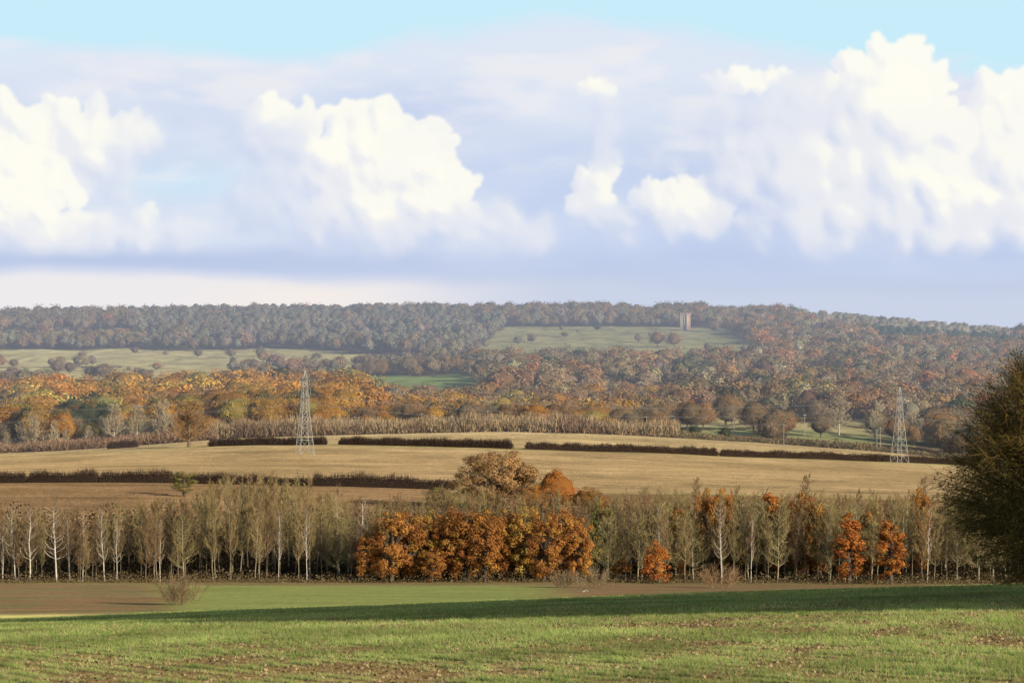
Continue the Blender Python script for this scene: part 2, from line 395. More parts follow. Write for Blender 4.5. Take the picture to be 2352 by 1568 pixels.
    cc = np.where((v < .54)[..., None], lerp(shade, mid, sm(.08, .54, v)), lerp(mid, white, sm(.54, .79, v)))
    soft = sm(0, .08, blur(H, 3, 1))
    alpha = al*np.clip(.22+.82*W, 0, 1)*(.45+.55*np.maximum(soft, crisp*.88))*(1-sm(.556, .615, y+(n2-.5)*.07))
    C = lerp(C, cc, np.clip(alpha, 0, 1))
    veil = sm(.46, .66, fbm(x*2.6, y*9, 5, 63.))*sm(.2, .3, y)*(1-sm(.52, .6, y))
    C = lerp(C, s(226, 230, 243), veil*.2)
    V = np.stack([np.sin(A)*np.cos(E)*RR, np.cos(A)*np.cos(E)*RR, np.sin(E)*RR], -1).reshape(-1, 3)
    ny, nx = x.shape; idx = np.arange(ny*nx).reshape(ny, nx)
    f = np.stack([idx[:-1, :-1], idx[1:, :-1], idx[1:, 1:], idx[:-1, 1:]], -1).reshape(-1, 4)
    mt = newmat('sky_material'); nt = mt.node_tree
    em = nt.nodes.new('ShaderNodeEmission'); nt.links.new(attrcol(nt), em.inputs[0])
    o = nt.nodes.new('ShaderNodeOutputMaterial'); nt.links.new(em.outputs[0], o.inputs[0])
    mb = MB(); mb.add(V, f, C.reshape(-1, 3)); tag(mb.obj('sky', mt, smooth=True), kind='structure')
build_sky()

# ------------------------------------------------------------------ tree builders
def var(c, n, rng, a=.25):
    return np.asarray(c)*rng.uniform(1-a, 1+a, (n, 1))*(1+rng.normal(0, .04, (n, 3)))
def bare_parts(seed, H=12., r=.13, start=.3, spread=.22, nb=26, ntw=9, nsub=4, up=.9, bark=(.2, .17, .12), twig=(.24, .19, .12), tw=.03, fill=1., wobble=.012, jit=.6):
    g = np.random.default_rng(seed); t = MB(); c = MB()
    n = 8; hz = np.linspace(0, H*.93, n); wob = np.cumsum(g.normal(0, wobble*H/5, (n, 2))+g.normal(0, wobble*H/9, 2), 0); wob -= wob[0]
    P = np.column_stack([wob, hz]); tube(t, P, r*(1-hz/H)**.8+.012, 6, bark)
    B0 = []; B1 = []; BL = []
    for i in range(nb):
        f = start+(1-start)*(i+g.random())/nb*.96
        b = np.array([np.interp(f*H, hz, P[:, 0]), np.interp(f*H, hz, P[:, 1]), f*H])
        L = H*spread*(1-f)**.55*g.uniform(.7, 1.2)+.07*H
        az = g.uniform(0, 6.283); el = g.uniform(.3, .7)*up
        d = np.array([math.cos(az), math.sin(az), 0.]); pts = [b]
        for q in range(3):
            e = el+q*.25*up; pts.append(pts[-1]+(d*math.cos(e)+np.array([0, 0, math.sin(e)]))*L/3+g.normal(0, .03*L, 3))
        pts = np.array(pts); tube(t, pts, np.linspace(r*.28*(1-f)+.025, .012, 4), 3, bark)
        for q in range(3): B0.append(pts[q]); B1.append(pts[q+1]); BL.append(L)
    B0 = np.array(B0); B1 = np.array(B1); BL = np.array(BL)
    N = int(len(B0)*ntw/3*fill); k = g.integers(0, len(B0), N); s_ = g.random((N, 1))
    p0 = B0[k]*(1-s_)+B1[k]*s_
    d = nrm(nrm(B1[k]-B0[k])+g.normal(0, jit, (N, 3))+np.array([0, 0, .35*up])); L = (BL[k]*g.uniform(.2, .5, N))[:, None]
    p1 = p0+d*L; ribbons(c, p0, p1, tw, tw*.5, var(twig, N, g), g)
    M = N*nsub; k = np.repeat(np.arange(N), nsub); s_ = g.uniform(.2, 1, (M, 1)); q0 = p0[k]*(1-s_)+p1[k]*s_
    d2 = nrm(d[k]+g.normal(0, jit, (M, 3))+np.array([0, 0, .25*up])); q1 = q0+d2*L[k]*g.uniform(.3, .7, (M, 1))
    ribbons(c, q0, q1, tw*.7, tw*.3, var(twig, M, g, .35), g)
    return t, c
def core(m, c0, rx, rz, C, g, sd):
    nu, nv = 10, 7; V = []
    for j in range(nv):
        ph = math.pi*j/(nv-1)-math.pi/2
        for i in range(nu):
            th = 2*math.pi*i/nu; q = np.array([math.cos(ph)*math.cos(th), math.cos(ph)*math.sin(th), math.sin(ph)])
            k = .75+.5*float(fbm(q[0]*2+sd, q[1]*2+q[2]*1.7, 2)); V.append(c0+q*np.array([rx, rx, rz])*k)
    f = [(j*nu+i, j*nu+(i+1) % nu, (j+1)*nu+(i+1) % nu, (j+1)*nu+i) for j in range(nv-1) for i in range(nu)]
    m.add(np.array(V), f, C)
def leafy_parts(seed, H=10., W=7., base=.8, nclump=40, nleaf=70, size=.3, cols=((.3, .12, .03),), bark=(.09, .07, .05), taper=0., trunk_r=.25, cr=.17, weights=None, flat=0., rnd=0., inner=False, lv=.28):
    g = np.random.default_rng(seed); t = MB(); c = MB()
    n = 6; hz = np.linspace(0, H*.8, n); wob = np.cumsum(g.normal(0, .03*W/6, (n, 2)), 0); wob -= wob[0]
    P = np.column_stack([wob, hz]); tube(t, P, trunk_r*(1-hz/H)+.02, 6, bark)
    cz = (base+H)/2; hh = (H-base)/2
    cols = np.array(cols, float)
    D = nrm(g.normal(size=(nclump, 3))); D[:, 2] = D[:, 2]*(1-flat)+flat*np.abs(D[:, 2])
    rf = g.uniform(.3, .86, nclump)**.6
    zz = D[:, 2]*rf; wid = (1-taper*(zz+1)/2)
    irr = .82+.36*fbm(D[:, 0]*1.7+seed, D[:, 1]*1.7+D[:, 2], 2)
    Cc = np.column_stack([D[:, 0]*rf*W/2*wid*irr*1.05, D[:, 1]*rf*W/2*wid*irr*1.05, cz+zz*hh*irr])
    crr = W*cr*g.uniform(.6, 1.3, nclump)
    for i in range(0, nclump, 2):
        f = np.clip((Cc[i, 2]-base*.5)/H*.6, .1, .75); b = np.array([np.interp(f*H, hz, P[:, 0]), np.interp(f*H, hz, P[:, 1]), f*H])
        tube(t, np.array([b, (b+Cc[i])/2+g.normal(0, .1, 3), Cc[i]]), [trunk_r*.35, trunk_r*.2, .02], 3, bark)
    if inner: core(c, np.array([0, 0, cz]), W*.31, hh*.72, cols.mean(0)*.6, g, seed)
    N = nclump*nleaf; k = np.repeat(np.arange(nclump), nleaf)
    nd = nrm(g.normal(size=(N, 3))); P_ = Cc[k]+nd*(crr[k]*g.uniform(.45, 1.1, N)**.7)[:, None]*np.array([1, 1, .8])
    ok = P_[:, 2] > base*.4
    ci = g.choice(len(cols), nclump, p=weights)
    cc = cols[ci]*g.uniform(.85, 1.15, (nclump, 1))
    C_ = cc[k]*g.uniform(1-lv, 1+lv, (N, 1))
    outw = nrm(P_-np.array([0, 0, cz-hh*.3]))
    leaves(c, P_[ok], (nd+outw*(.5+rnd)+g.normal(0, .45 if not rnd else .22, (N, 3)))[ok], size, C_[ok], g)
    return t, c
def thing(name, parts, mats=(None, None)):
    e = empty(name); parts[0].obj('trunk', BARK, e); parts[1].obj('crown', mats[1] or LEAF, e); return e
class Kind:
    """first use places the prototype itself, later uses are copies of thing and parts"""
    def __init__(self, name, parts, H, mat=None): self.o = thing(name, parts, (None, mat)); self.H = H; self.used = False
    def put(self, x, y, height, label, cat, group=None, wide=1., rot=None):
        o = copy_tree(self.o) if self.used else self.o; self.used = True
        o.location = (x, y, float(gz(x, y))-.05); k = height/self.H; o.scale = (k*wide, k*wide, k)
        o.rotation_euler = (0, 0, random.uniform(0, 6.28) if rot is None else rot)
        if 'group' in o: del o['group']
        return tag(o, label, cat, group)
far_protos = {}
def merged(t, c):
    m = MB()
    for q in (t, c):
        V, Fs, C = q.arrays()
        m.V.append(V); m.C.append(C)
        for f in Fs: m.F.append(f+m.n)
        m.n += len(V)
    return m.arrays()
def stuff_from(list_, name, label, cat='woodland'):
    g = np.random.default_rng(len(list_)); by = {}
    for key, x, y, h in list_:
        by.setdefault((key, int(g.integers(0, len(far_protos[key][0])))), []).append((x, y, h))
    m = MB()
    for (key, i), L_ in by.items():
        V, Fs, C = far_protos[key][0][i]; H0 = far_protos[key][1]; A = np.array(L_); n = len(A)
        th = g.uniform(0, 6.283, n); k = A[:, 2]/H0; kw = k*g.uniform(.85, 1.2, n)
        cs, sn = np.cos(th)*kw, np.sin(th)*kw
        Xv = V[None, :, 0]*cs[:, None]-V[None, :, 1]*sn[:, None]+A[:, 0, None]
        Yv = V[None, :, 0]*sn[:, None]+V[None, :, 1]*cs[:, None]+A[:, 1, None]
        Zv = V[None, :, 2]*k[:, None]+gz(A[:, 0], A[:, 1])[:, None]
        tint = g.uniform(.74, 1.26, (n, 1, 1))*(1+g.normal(0, .06, (n, 1, 3)))
        CC = np.clip(C[None]*tint, 0, 1).reshape(-1, 3); VV = np.stack([Xv, Yv, Zv], -1).reshape(-1, 3)
        off = (np.arange(n)*len(V))[:, None, None]
        m.V.append(VV); m.C.append(CC)
        for f in Fs: m.F.append((f[None]+off).reshape(-1, f.shape[1])+m.n)
        m.n += len(VV)
    return tag(m.obj(name, WOODS), label, cat, kind='stuff')

OR = [(.40, .175, .05), (.33, .14, .045), (.43, .22, .055)]
GOLD = [(.48, .28, .06), (.42, .23, .06), (.36, .25, .07)]
RUST = [(.48, .17, .04), (.40, .14, .04), (.46, .2, .05)]
OLV = [(.20, .19, .06), (.24, .2, .07), (.28, .2, .06)]

def kinds(name, fs, H, mat=None): return [Kind(name, f, H, mat) for f in fs]
TS = (.30, .225, .10); TB = (.26, .17, .085); TP = (.31, .255, .11)
K_birch = kinds('birch_tree', [bare_parts(100+i, 12.5, .10, .26, .12, 30, 8, 4, 1.35, (.56, .51, .42), (.25, .17, .10), .017, wobble=.024, jit=.4) for i in range(5)], 12.5, TWIG)
K_slim = kinds('bare_tree', [bare_parts(200+i, 12, .066, .22, .115, 42, 12, 4, 1.45, (.25, .21, .13), TS, .018, 1.15, wobble=.026, jit=.38) for i in range(7)], 12, TWIG)
K_pale = kinds('bare_tree', [bare_parts(230+i, 11, .10, .16, .22, 46, 11, 4, 1., (.36, .31, .19), TP, .022, wobble=.022, jit=.45) for i in range(4)], 11, TWIG)
K_brown = kinds('bare_tree', [bare_parts(260+i, 12, .07, .22, .13, 40, 12, 5, 1.4, (.20, .15, .10), TB, .018, 1.2, wobble=.026, jit=.38) for i in range(4)], 12, TWIG)
far_protos['slim'] = ([merged(*bare_parts(1200+i, 12, .075, .3, .13, 26, 10, 4, 1.35, (.26, .21, .13), TS, .024, 1.05, wobble=.022, jit=.42)) for i in range(4)], 12)
far_protos['brownb'] = ([merged(*bare_parts(1260+i, 12, .075, .3, .14, 26, 10, 4, 1.3, (.2, .15, .1), TB, .024, 1.05, wobble=.022, jit=.42)) for i in range(4)], 12)
K_or = kinds('oak_tree', [leafy_parts(300+i, 10.5, 5.4, .0, 80, 95, .26, OR, cr=.135, lv=.25) for i in range(5)], 10.5)
K_gold = kinds('oak_tree', [leafy_parts(320+i, 10.5, 4.6, .2, 60, 85, .26, GOLD, cr=.15) for i in range(2)], 10.5)
K_rust = kinds('beech_tree', [leafy_parts(340+i, 10, 4.1, .0, 60, 80, .24, RUST, taper=.6, cr=.14, lv=.35) for i in range(3)], 10)
K_cone = kinds('beech_tree', [leafy_parts(350, 5.6, 4.4, .0, 60, 80, .2, RUST, taper=.65, cr=.13, lv=.35)], 5.6)
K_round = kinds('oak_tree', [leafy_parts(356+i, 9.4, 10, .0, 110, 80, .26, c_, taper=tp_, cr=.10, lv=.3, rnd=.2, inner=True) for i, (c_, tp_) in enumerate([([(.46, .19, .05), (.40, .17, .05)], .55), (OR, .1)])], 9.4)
K_olv = kinds('oak_tree', [leafy_parts(360+i, 10.5, 5.5, .6, 40, 60, .3, OLV, cr=.16) for i in range(2)], 10.5)
K_big = kinds('oak_tree', [leafy_parts(380, 12.5, 15., .2, 200, 110, .3, [(.42, .25, .11), (.36, .215, .10), (.45, .27, .11)], bark=(.16, .11, .07), cr=.08, trunk_r=.4, rnd=.4)], 12.5)
K_lone = kinds('bare_oak_tree', [bare_parts(395, 15, .45, .14, .36, 60, 16, 6, .75, (.16, .11, .07), (.34, .21, .10), .055, 1.2, jit=.5)], 15, TWIG)

top_px = [-100, 0, 150, 200, 440, 520, 700, 780, 840, 900, 1050, 1300, 1400, 1500, 1700, 1800, 2150, 2500]
top_row = [1175, 1178, 1175, 1182, 1135, 1100, 1102, 1134, 1164, 1150, 1126, 1140, 1140, 1134, 1130, 1138, 1134, 1144]
def toprow(px): return float(np.interp(px, top_px, top_row))
seg = [(-999, 230, 'behind the white birches at the left end'), (230, 450, 'in the low left part of the belt'), (450, 800, 'in the tallest part of the belt on the left'),
       (800, 1400, 'behind the orange oaks of the belt'), (1400, 1900, 'in the belt just right of the orange oaks'), (1900, 9999, 'at the belt end beside the dark bush')]
def segtext(px):
    for a, b, t in seg:
        if a <= px < b: return t
rg = random.Random(11)
back = []
for row, (D, step, hk) in enumerate([(403, 34, .9), (409, 30, .96), (418, 29, 1.), (430, 24, 1.), (448, 26, 1.)]):
    px = -70+rg.uniform(0, 30)
    while px < 2400:
        p = px+rg.uniform(-12, 12); d = D+rg.uniform(-5, 5)
        px += step*rg.uniform(.5, 1.5)
        if row == 0 and (820 < p < 1370 or rg.random() < .1): continue
        h = hgt(p, d, toprow(p)+rg.uniform(-10, 30)*(1 if row > 1 else 1.8))*hk
        if row > 2:
            back.append(('slim' if rg.random() < .5 else 'brownb', X(p, d), d, h)); continue
        if p < 420: ks = K_slim if rg.random() < .45 else K_brown
        elif p < 830: ks = K_slim if rg.random() < .6 else K_pale if rg.random() < .4 else K_brown
        elif p < 1370: ks = K_slim if rg.random() < .4 else K_brown
        else: ks = K_pale if rg.random() < (.45 if row < 2 else .2) else (K_slim if rg.random() < .5 else K_brown)
        nm = 'pale spreading bare tree ' if ks is K_pale else 'slender tan bare tree ' if ks is K_slim else 'brown twiggy bare tree '
        rg.choice(ks).put(X(p, d), d, h, nm+segtext(p), 'tree', nm.strip()+'s '+segtext(p), wide=rg.uniform(.85, 1.3))
stuff_from(back, 'woodland', 'dense mass of leafless trees filling the back of the near tree belt')
ordn = ['first', 'second', 'third', 'fourth', 'fifth', 'sixth', 'seventh', 'eighth', 'ninth', 'tenth', 'eleventh', 'twelfth', 'thirteenth', 'fourteenth', 'fifteenth', 'sixteenth', 'seventeenth', 'eighteenth', 'nineteenth', 'twentieth']
for i, (p, tr, wd) in enumerate([(6, 1195, 1), (36, 1160, 1.3), (68, 1165, 1.2), (130, 1150, 1.5), (160, 1185, .8), (190, 1180, .8), (240, 1165, 1), (268, 1190, .8), (368, 1190, .8), (640, 1170, .7), (705, 1160, .7), (825, 1140, 1), (1515, 1160, .8), (1658, 1150, 1), (1725, 1180, .7), (1908, 1170, .7), (2130, 1160, .7)]):
    d = 400+rg.uniform(-1, 2)
    K_birch[i % 5].put(X(p, d), d, hgt(p, d, tr), 'bare birch with white trunk, %s white trunk from the left in the belt' % ordn[i], 'tree', 'white-trunked birches along the front of the tree belt', wide=wd)
def W_(px_w, d): return px_w/F*d
oaks = [
 (K_or[0], 843, 1222, 60, 399, 'small low orange oak, leftmost of the orange clump in the belt'),
 (K_or[1], 900, 1168, 90, 398, 'tall rounded orange oak at the left of the orange clump'),
 (K_or[4], 940, 1162, 90, 400, 'tall rounded orange oak, second large one from the left of the clump'),
 (K_gold[0], 988, 1166, 68, 401, 'narrow golden oak in the left half of the orange clump'),
 (K_or[2], 992, 1255, 50, 397, 'short rust oak at the foot of the narrow golden oak'),
 (K_or[3], 1036, 1160, 84, 400, 'tall brown-orange oak right of the narrow golden oak'),
 (K_or[4], 1076, 1162, 84, 399, 'tall orange oak left of the middle of the orange clump'),
 (K_or[0], 1114, 1168, 82, 398, 'orange oak in the middle of the orange clump'),
 (K_or[2], 1156, 1160, 84, 401, 'brown-orange oak just right of the middle of the clump'),
 (K_gold[1], 1206, 1156, 80, 399, 'tall golden oak right of the middle of the orange clump'),
 (K_or[1], 1250, 1176, 80, 398, 'dull orange oak between the tall golden oak and the last orange oaks'),
 (K_or[3], 1288, 1160, 84, 400, 'tall red-orange oak near the right end of the orange clump'),
 (K_or[4], 1326, 1174, 70, 399, 'red-orange oak at the very right end of the orange clump'),
 (K_or[2], 1012, 1176, 70, 404, 'orange oak filling the gap behind the narrow golden oak'),
 (K_or[1], 1180, 1172, 76, 404, 'orange oak filling the gap behind the tall golden oak'),
 (K_olv[0], 1352, 1200, 50, 402, 'olive leaved tree closing the right end of the orange clump'),
 (K_olv[1], 1380, 1146, 66, 412, 'tall olive tree behind the right end of the orange clump'),
 (K_olv[0], 1100, 1146, 60, 410, 'olive tree top showing above the middle of the orange clump'),
 (K_cone[0], 1507, 1246, 76, 397, 'small rust pyramid beech standing alone among bare trees'),
 (K_rust[1], 1950, 1164, 76, 398, 'slim rust beech, left of the two near the dark bush'),
 (K_rust[2], 2046, 1184, 84, 397, 'rust beech with swollen outline, right of the two near the dark bush'),
 (K_or[2], 1628, 1112, 66, 414, 'orange oak top showing above bare trees, left one of the top pair'),
 (K_or[1], 1662, 1112, 60, 415, 'orange oak top just right of the left orange top'),
 (K_rust[0], 1772, 1114, 70, 412, 'narrow orange tree top showing above bare trees in the right half'),
 (K_or[0], 1842, 1130, 86, 410, 'brown-orange oak half hidden in the belt left of the slim rust beech'),
 (K_or[4], 1884, 1136, 70, 410, 'brown-orange oak touching the half hidden brown-orange oak'),
 (K_or[3], 1560, 1158, 56, 409, 'dull orange oak between bare trees right of the alone rust beech'),
 (K_or[2], 2000, 1150, 56, 412, 'dull orange oak between the two rust beeches'),
 (K_or[1], 2112, 1112, 56, 414, 'orange tree poking over the belt beside the dark bush'),
 (K_or[3], 1425, 1280, 46, 410, 'low brown oak deep among the bare trunks right of the orange clump'),
 (K_olv[0], 1690, 1230, 60, 410, 'low olive tree deep in the belt behind the alone rust beech'),
 (K_big[0], 1143, 1034, 205, 610, 'big round pale brown oak standing behind the orange clump'),
 (K_round[0], 1278, 1078, 118, 600, 'pointed orange tree right of the big round pale brown oak'),
 (K_round[1], 1350, 1118, 96, 590, 'low orange oak in the field edge right of the pointed orange tree'),
 (K_olv[1], 424, 1078, 60, 640, 'small yellow-green tree before the lower hedge on the left'),
 (K_olv[0], 1020, 1112, 80, 600, 'small yellow-green tree left of the big round pale brown oak'),
 (K_round[1], 1225, 1112, 76, 590, 'orange-brown oak in the gap between the big pale oak and the pointed tree'),
]
for k, p, tr, wpx, d, lab in oaks:
    h = hgt(p, d, tr)*1.04; base_w = {10.5: 4.8, 10: 3.3, 12.5: 14., 5.6: 3.8, 9.4: 9.}[k.H]
    wd = (W_(wpx, d)/base_w)/(h/k.H)
    k.put(X(p, d), d, h, lab, 'tree', wide=wd)
K_lone[0].put(X(434, 1140), 1140, hgt(434, 1140, 922), 'round brown leafless oak standing alone at the top of the stubble field', 'tree', wide=1.25)
for p, tr, d, lab in [(1600, 1098, 600, 'wide bare brown tree rising over the belt above the alone rust beech'), (1850, 1090, 610, 'wide bare brown tree rising over the belt left of the slim rust beech'), (1480, 1120, 560, 'faint bare tree behind the belt right of the pointed orange tree'), (2120, 1096, 600, 'wide bare brown tree above the belt next to the dark bush')]:
    K_brown[0].put(X(p, d), d, hgt(p, d, tr), lab, 'tree', wide=1.6)
def cloud_of_leaves(n, xs, ys, h, size, cols, rng, flat=.5, colv=.3):
    m = MB(); P = np.column_stack([xs, ys, gz(xs, ys)+h]); c = np.array(cols)[rng.integers(0, len(cols), n)]*rng.uniform(1-colv, 1+colv, (n, 1))
    leaves(m, P, rng.normal(size=(n, 3)), size, c, rng); return m
n = 90000; yy = R.uniform(406, 480, n); pp = R.uniform(-120, 2500, n); xx = (pp-1176)/F*yy
hh = R.random(n)**1.2*(.7+5.2*sm(408, 438, yy))*(.45+1.2*fbm(xx/5, yy/6, 3))
tag(cloud_of_leaves(n, xx, yy, hh, .42, [(.05, .038, .022), (.038, .032, .018), (.09, .055, .03)], R).obj('undergrowth', LEAF), 'undergrowth between the belt trunks, coloured dark to stand in for shade', 'undergrowth', kind='stuff')  # low leaves added with dark colours to paint the shade between trunks
n = 20000; pp = R.uniform(-60, 2450, n); yy = 396+R.uniform(-3, 4, n)+fbm(pp/60, pp*0, 3)*5; xx = (pp-1176)/F*yy
hh = R.random(n)**2*1.5*fbm(xx/3, yy/3, 2)*1.6
tag(cloud_of_leaves(n, xx, yy, hh, .22, [(.24, .18, .09), (.18, .14, .07), (.13, .085, .045)], R).obj('rough_grass', LEAF), 'rough straw coloured grass along the foot of the tree belt', 'grass', kind='stuff')

def shrub(name, px, d, hpx, wpx, label, cols, nt=900, tw=.02):
    x, y, z = place(px, d); h = W_(hpx, d); w = W_(wpx, d); g = np.random.default_rng(int(px))
    e = empty(name, (x, y, z-.05)); st = MB(); cr = MB()
    N = nt//8; az = g.uniform(0, 6.28, N); p0 = np.column_stack([np.cos(az), np.sin(az), az*0])*(g.random((N, 1))*w*.3)
    el = g.uniform(.7, 1.5, N); L = h*g.uniform(.5, 1.05, N)
    p1 = p0+np.column_stack([np.cos(az)*np.cos(el)*w*.45, np.sin(az)*np.cos(el)*w*.45, np.sin(el)*L])
    ribbons(st, p0, p1, tw*1.1, tw*.5, var(cols[0], N, g), g)
    k = g.integers(0, N, nt*6); s_ = g.uniform(.2, 1, (nt*6, 1)); q0 = p0[k]*(1-s_)+p1[k]*s_
    q1 = q0+(nrm(p1-p0)[k]+g.normal(0, .7, (nt*6, 3)))*h*.17
    ribbons(cr, q0, q1, tw*.5, tw*.25, var(cols[-1], nt*6, g, .45), g)
    st.obj('stem', TWIG, e); cr.obj('crown', TWIG, e); return tag(e, label, 'shrub')
shrub('shrub', 416, 308, 72, 118, 'rounded red-brown leafless shrub alone in the lower field on the left', [(.18, .12, .07), (.29, .20, .11)], 340)
shrub('shrub', 1292, 372, 40, 76, 'pale leafless shrub in front of the orange oaks, left of two', [(.25, .18, .1), (.32, .23, .13)], 200)
shrub('shrub', 1372, 368, 46, 88, 'pale leafless shrub in front of the orange oaks, right of two', [(.25, .18, .1), (.32, .23, .13)], 200)
shrub('shrub', 1652, 372, 56, 90, 'red-brown leafless shrub before the bare trees right of the alone rust beech', [(.25, .16, .1), (.32, .2, .11)], 260)
def gull(px, d, rot, label):
    e = MB(); x, y, z = place(px, d)
    P = np.array([[-.28, 0, .22], [-.15, 0, .25], [0, 0, .27], [.12, 0, .3], [.18, 0, .38], [.24, 0, .42], [.29, 0, .41], [.36, 0, .39]])
    tube(e, P, [.01, .05, .08, .065, .045, .05, .03, .008], 8, (.5, .5, .48))
    bar(e, (0, .03, 0), (0, .03, .2), .01, (.5, .35, .1)); bar(e, (0, -.03, 0), (0, -.03, .2), .01, (.5, .35, .1))
    o = e.obj('bird', BARK); o.location = (x, y, z); o.rotation_euler = (0, 0, rot); o.scale = (.7,)*3
    tag(o, label, 'bird')
gull(1341, 345, .2, 'small white bird on the lower field, left of two'); gull(1349, 347, 2.6, 'small white bird on the lower field, right of two')

# ------------------------------------------------------------------ hedges
def hedge(pts, h, w, label, group, cols=((.066, .044, .034), (.052, .036, .028), (.082, .054, .04)), dens=130, size=.3):
    pts = np.array([(X(p, d), d) for p, d in pts], float); g = np.random.default_rng(int(abs(pts[0, 0]*10)))
    sl = np.linalg.norm(np.diff(pts, axis=0), axis=1); cs = np.concatenate([[0], np.cumsum(sl)]); L = cs[-1]
    o0 = pts.mean(0); z0 = float(gz(*o0)); e = empty('hedge', (o0[0], o0[1], z0)); O = np.array([o0[0], o0[1], z0])
    hf = lambda t: h*(.62+.62*fbm(t/4, t*0+L, 4))*np.clip(np.minimum(t, L-t)/1.2, .2, 1)**.5
    n = int(L*dens); t = g.uniform(0, L, n); bx = np.interp(t, cs, pts[:, 0]); by = np.interp(t, cs, pts[:, 1])
    hv = hf(t); endf = np.clip(np.minimum(t, L-t)/1.2, .2, 1)**.5
    th = g.uniform(0, math.pi, n); rr = g.uniform(.82, 1.1, n)
    nx_, nz_ = np.cos(th), np.sin(th)**.6
    P = np.column_stack([bx+g.normal(0, .25, n), by+nx_*rr*w/2*endf, gz(bx, by)+np.maximum(nz_*rr*hv, .05)])-O
    N = np.column_stack([g.normal(0, .35, n), nx_+g.normal(0, .3, n), np.sin(th)+g.normal(0, .3, n)])
    c = np.array(cols)[g.integers(0, len(cols), n)]*g.uniform(.8, 1.2, (n, 1))*(.75+.5*fbm(t/3, t*0+L*2, 2))[:, None]
    m = MB(); leaves(m, P, N, size, c, g)
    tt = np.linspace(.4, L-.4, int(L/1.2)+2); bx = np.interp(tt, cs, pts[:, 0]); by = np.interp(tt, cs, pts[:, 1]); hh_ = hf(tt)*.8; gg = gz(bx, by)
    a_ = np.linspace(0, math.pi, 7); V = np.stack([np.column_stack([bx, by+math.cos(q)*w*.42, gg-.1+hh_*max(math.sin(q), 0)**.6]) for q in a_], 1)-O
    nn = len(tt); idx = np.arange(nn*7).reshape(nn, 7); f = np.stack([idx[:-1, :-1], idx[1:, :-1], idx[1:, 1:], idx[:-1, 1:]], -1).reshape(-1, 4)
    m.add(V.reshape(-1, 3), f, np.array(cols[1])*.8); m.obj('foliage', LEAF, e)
    n2 = int(L*26); t = g.uniform(0, L, n2); bx = np.interp(t, cs, pts[:, 0]); by = np.interp(t, cs, pts[:, 1]); hv = hf(t)
    p0 = np.column_stack([bx, by+g.uniform(-.3, .3, n2)*w, gz(bx, by)+hv*.5])-O
    p1 = p0+np.column_stack([g.normal(0, .35, n2), g.normal(0, .35, n2), hv*g.uniform(.45, .85, n2)])
    m = MB(); ribbons(m, p0, p1, .04, .02, var((.09, .06, .045), n2, g), g); m.obj('stem', TWIG, e)
    return tag(e, label, 'hedge', group)
g1 = 'lower hedge across the stubble field'; g2 = 'upper hedge across the stubble field'
hd = lambda p: float(hedge1_D(p))
hedge([(-120, 700), (64, hd(60))], 2.5, 2.8, 'leftmost dark stretch of the lower hedge at the picture edge', g1)
hedge([(60, 701), (230, 701)], 2.8, 2.8, 'second dark stretch of the lower hedge from the left', g1)
hedge([(226, 701), (402, 702)], 2.8, 2.8, 'third dark stretch of the lower hedge from the left', g1)
hedge([(394, 702), (722, 700)], 2.3, 2.6, 'long stretch of the lower hedge behind the tallest tan trees', g1)
hedge([(714, 700), (1045, 700)], 2.8, 2.8, 'right stretch of the lower hedge ending at the big pale brown oak', g1)
hh2 = lambda p: float(h2D(p))
hedge([(478, hh2(478)), (752, hh2(752))], 2.9, 3.4, 'short upper hedge behind the left pylon', g2, dens=100, size=.4)
hedge([(778, hh2(778)), (980, hh2(980)), (1178, hh2(1178))], 2.9, 3.4, 'upper hedge just right of the left pylon', g2, dens=100, size=.4)
hedge([(1206, hh2(1206)), (1430, hh2(1430)), (1650, hh2(1650))], 2.8, 3.4, 'middle stretch of the upper hedge', g2, dens=100, size=.4)
hedge([(1652, hh2(1652)), (1930, hh2(1930)), (2260, hh2(2260))], 2.6, 3.4, 'longest right stretch of the upper hedge below the right pylon', g2, dens=100, size=.4)
hedge([(246, 1222), (318, 1226)], 3.0, 5., 'small dark clipped hedge block at the left edge of the stubble field', g2, dens=110, size=.4)

# ------------------------------------------------------------------ scrub
def scrub(px0, px1, d0, d1, n, h, cols, size, name, label, cat='scrub'):
    g = np.random.default_rng(int(n)); pp = g.uniform(px0, px1, n); yy = g.uniform(d0, d1, n); xx = (pp-1176)/F*yy
    cl = .35+1.2*fbm(xx/9, yy/9, 3); hv = h*cl*(.6+.8*fbm(pp/120, pp*0, 2, 3.))
    p0 = np.column_stack([xx, yy, gz(xx, yy)+hv*g.random(n)*.8]); p1 = p0+np.column_stack([g.normal(0, .5, n), g.normal(0, .5, n), hv*g.uniform(.15, .45, n)])
    cc = np.array(cols)[(fbm(xx/14, yy/14, 2, 4.)*len(cols)*.999).astype(int)]*g.uniform(.65, 1.35, (n, 1))
    m = MB(); ribbons(m, p0, p1, size, size*.4, cc, g)
    tag(m.obj(name, WOODS), label, cat, kind='stuff')
scrub(-80, 500, 1256, 1380, 44000, 4.4, [(.20, .12, .08), (.28, .18, .11), (.18, .12, .08)], .15, 'scrub', 'purple-brown leafless scrub beyond the left end of the stubble field')
scrub(480, 1560, 1262, 1370, 80000, 6.4, [(.28, .19, .11), (.34, .25, .14), (.24, .16, .10)], .15, 'scrub', 'tan leafless scrub along the top of the stubble field in the middle')
scrub(1540, 2500, 1262, 1300, 16000, 2.8, [(.15, .12, .07), (.22, .17, .09)], .17, 'scrub', 'low rough scrub beyond the right of the stubble field')

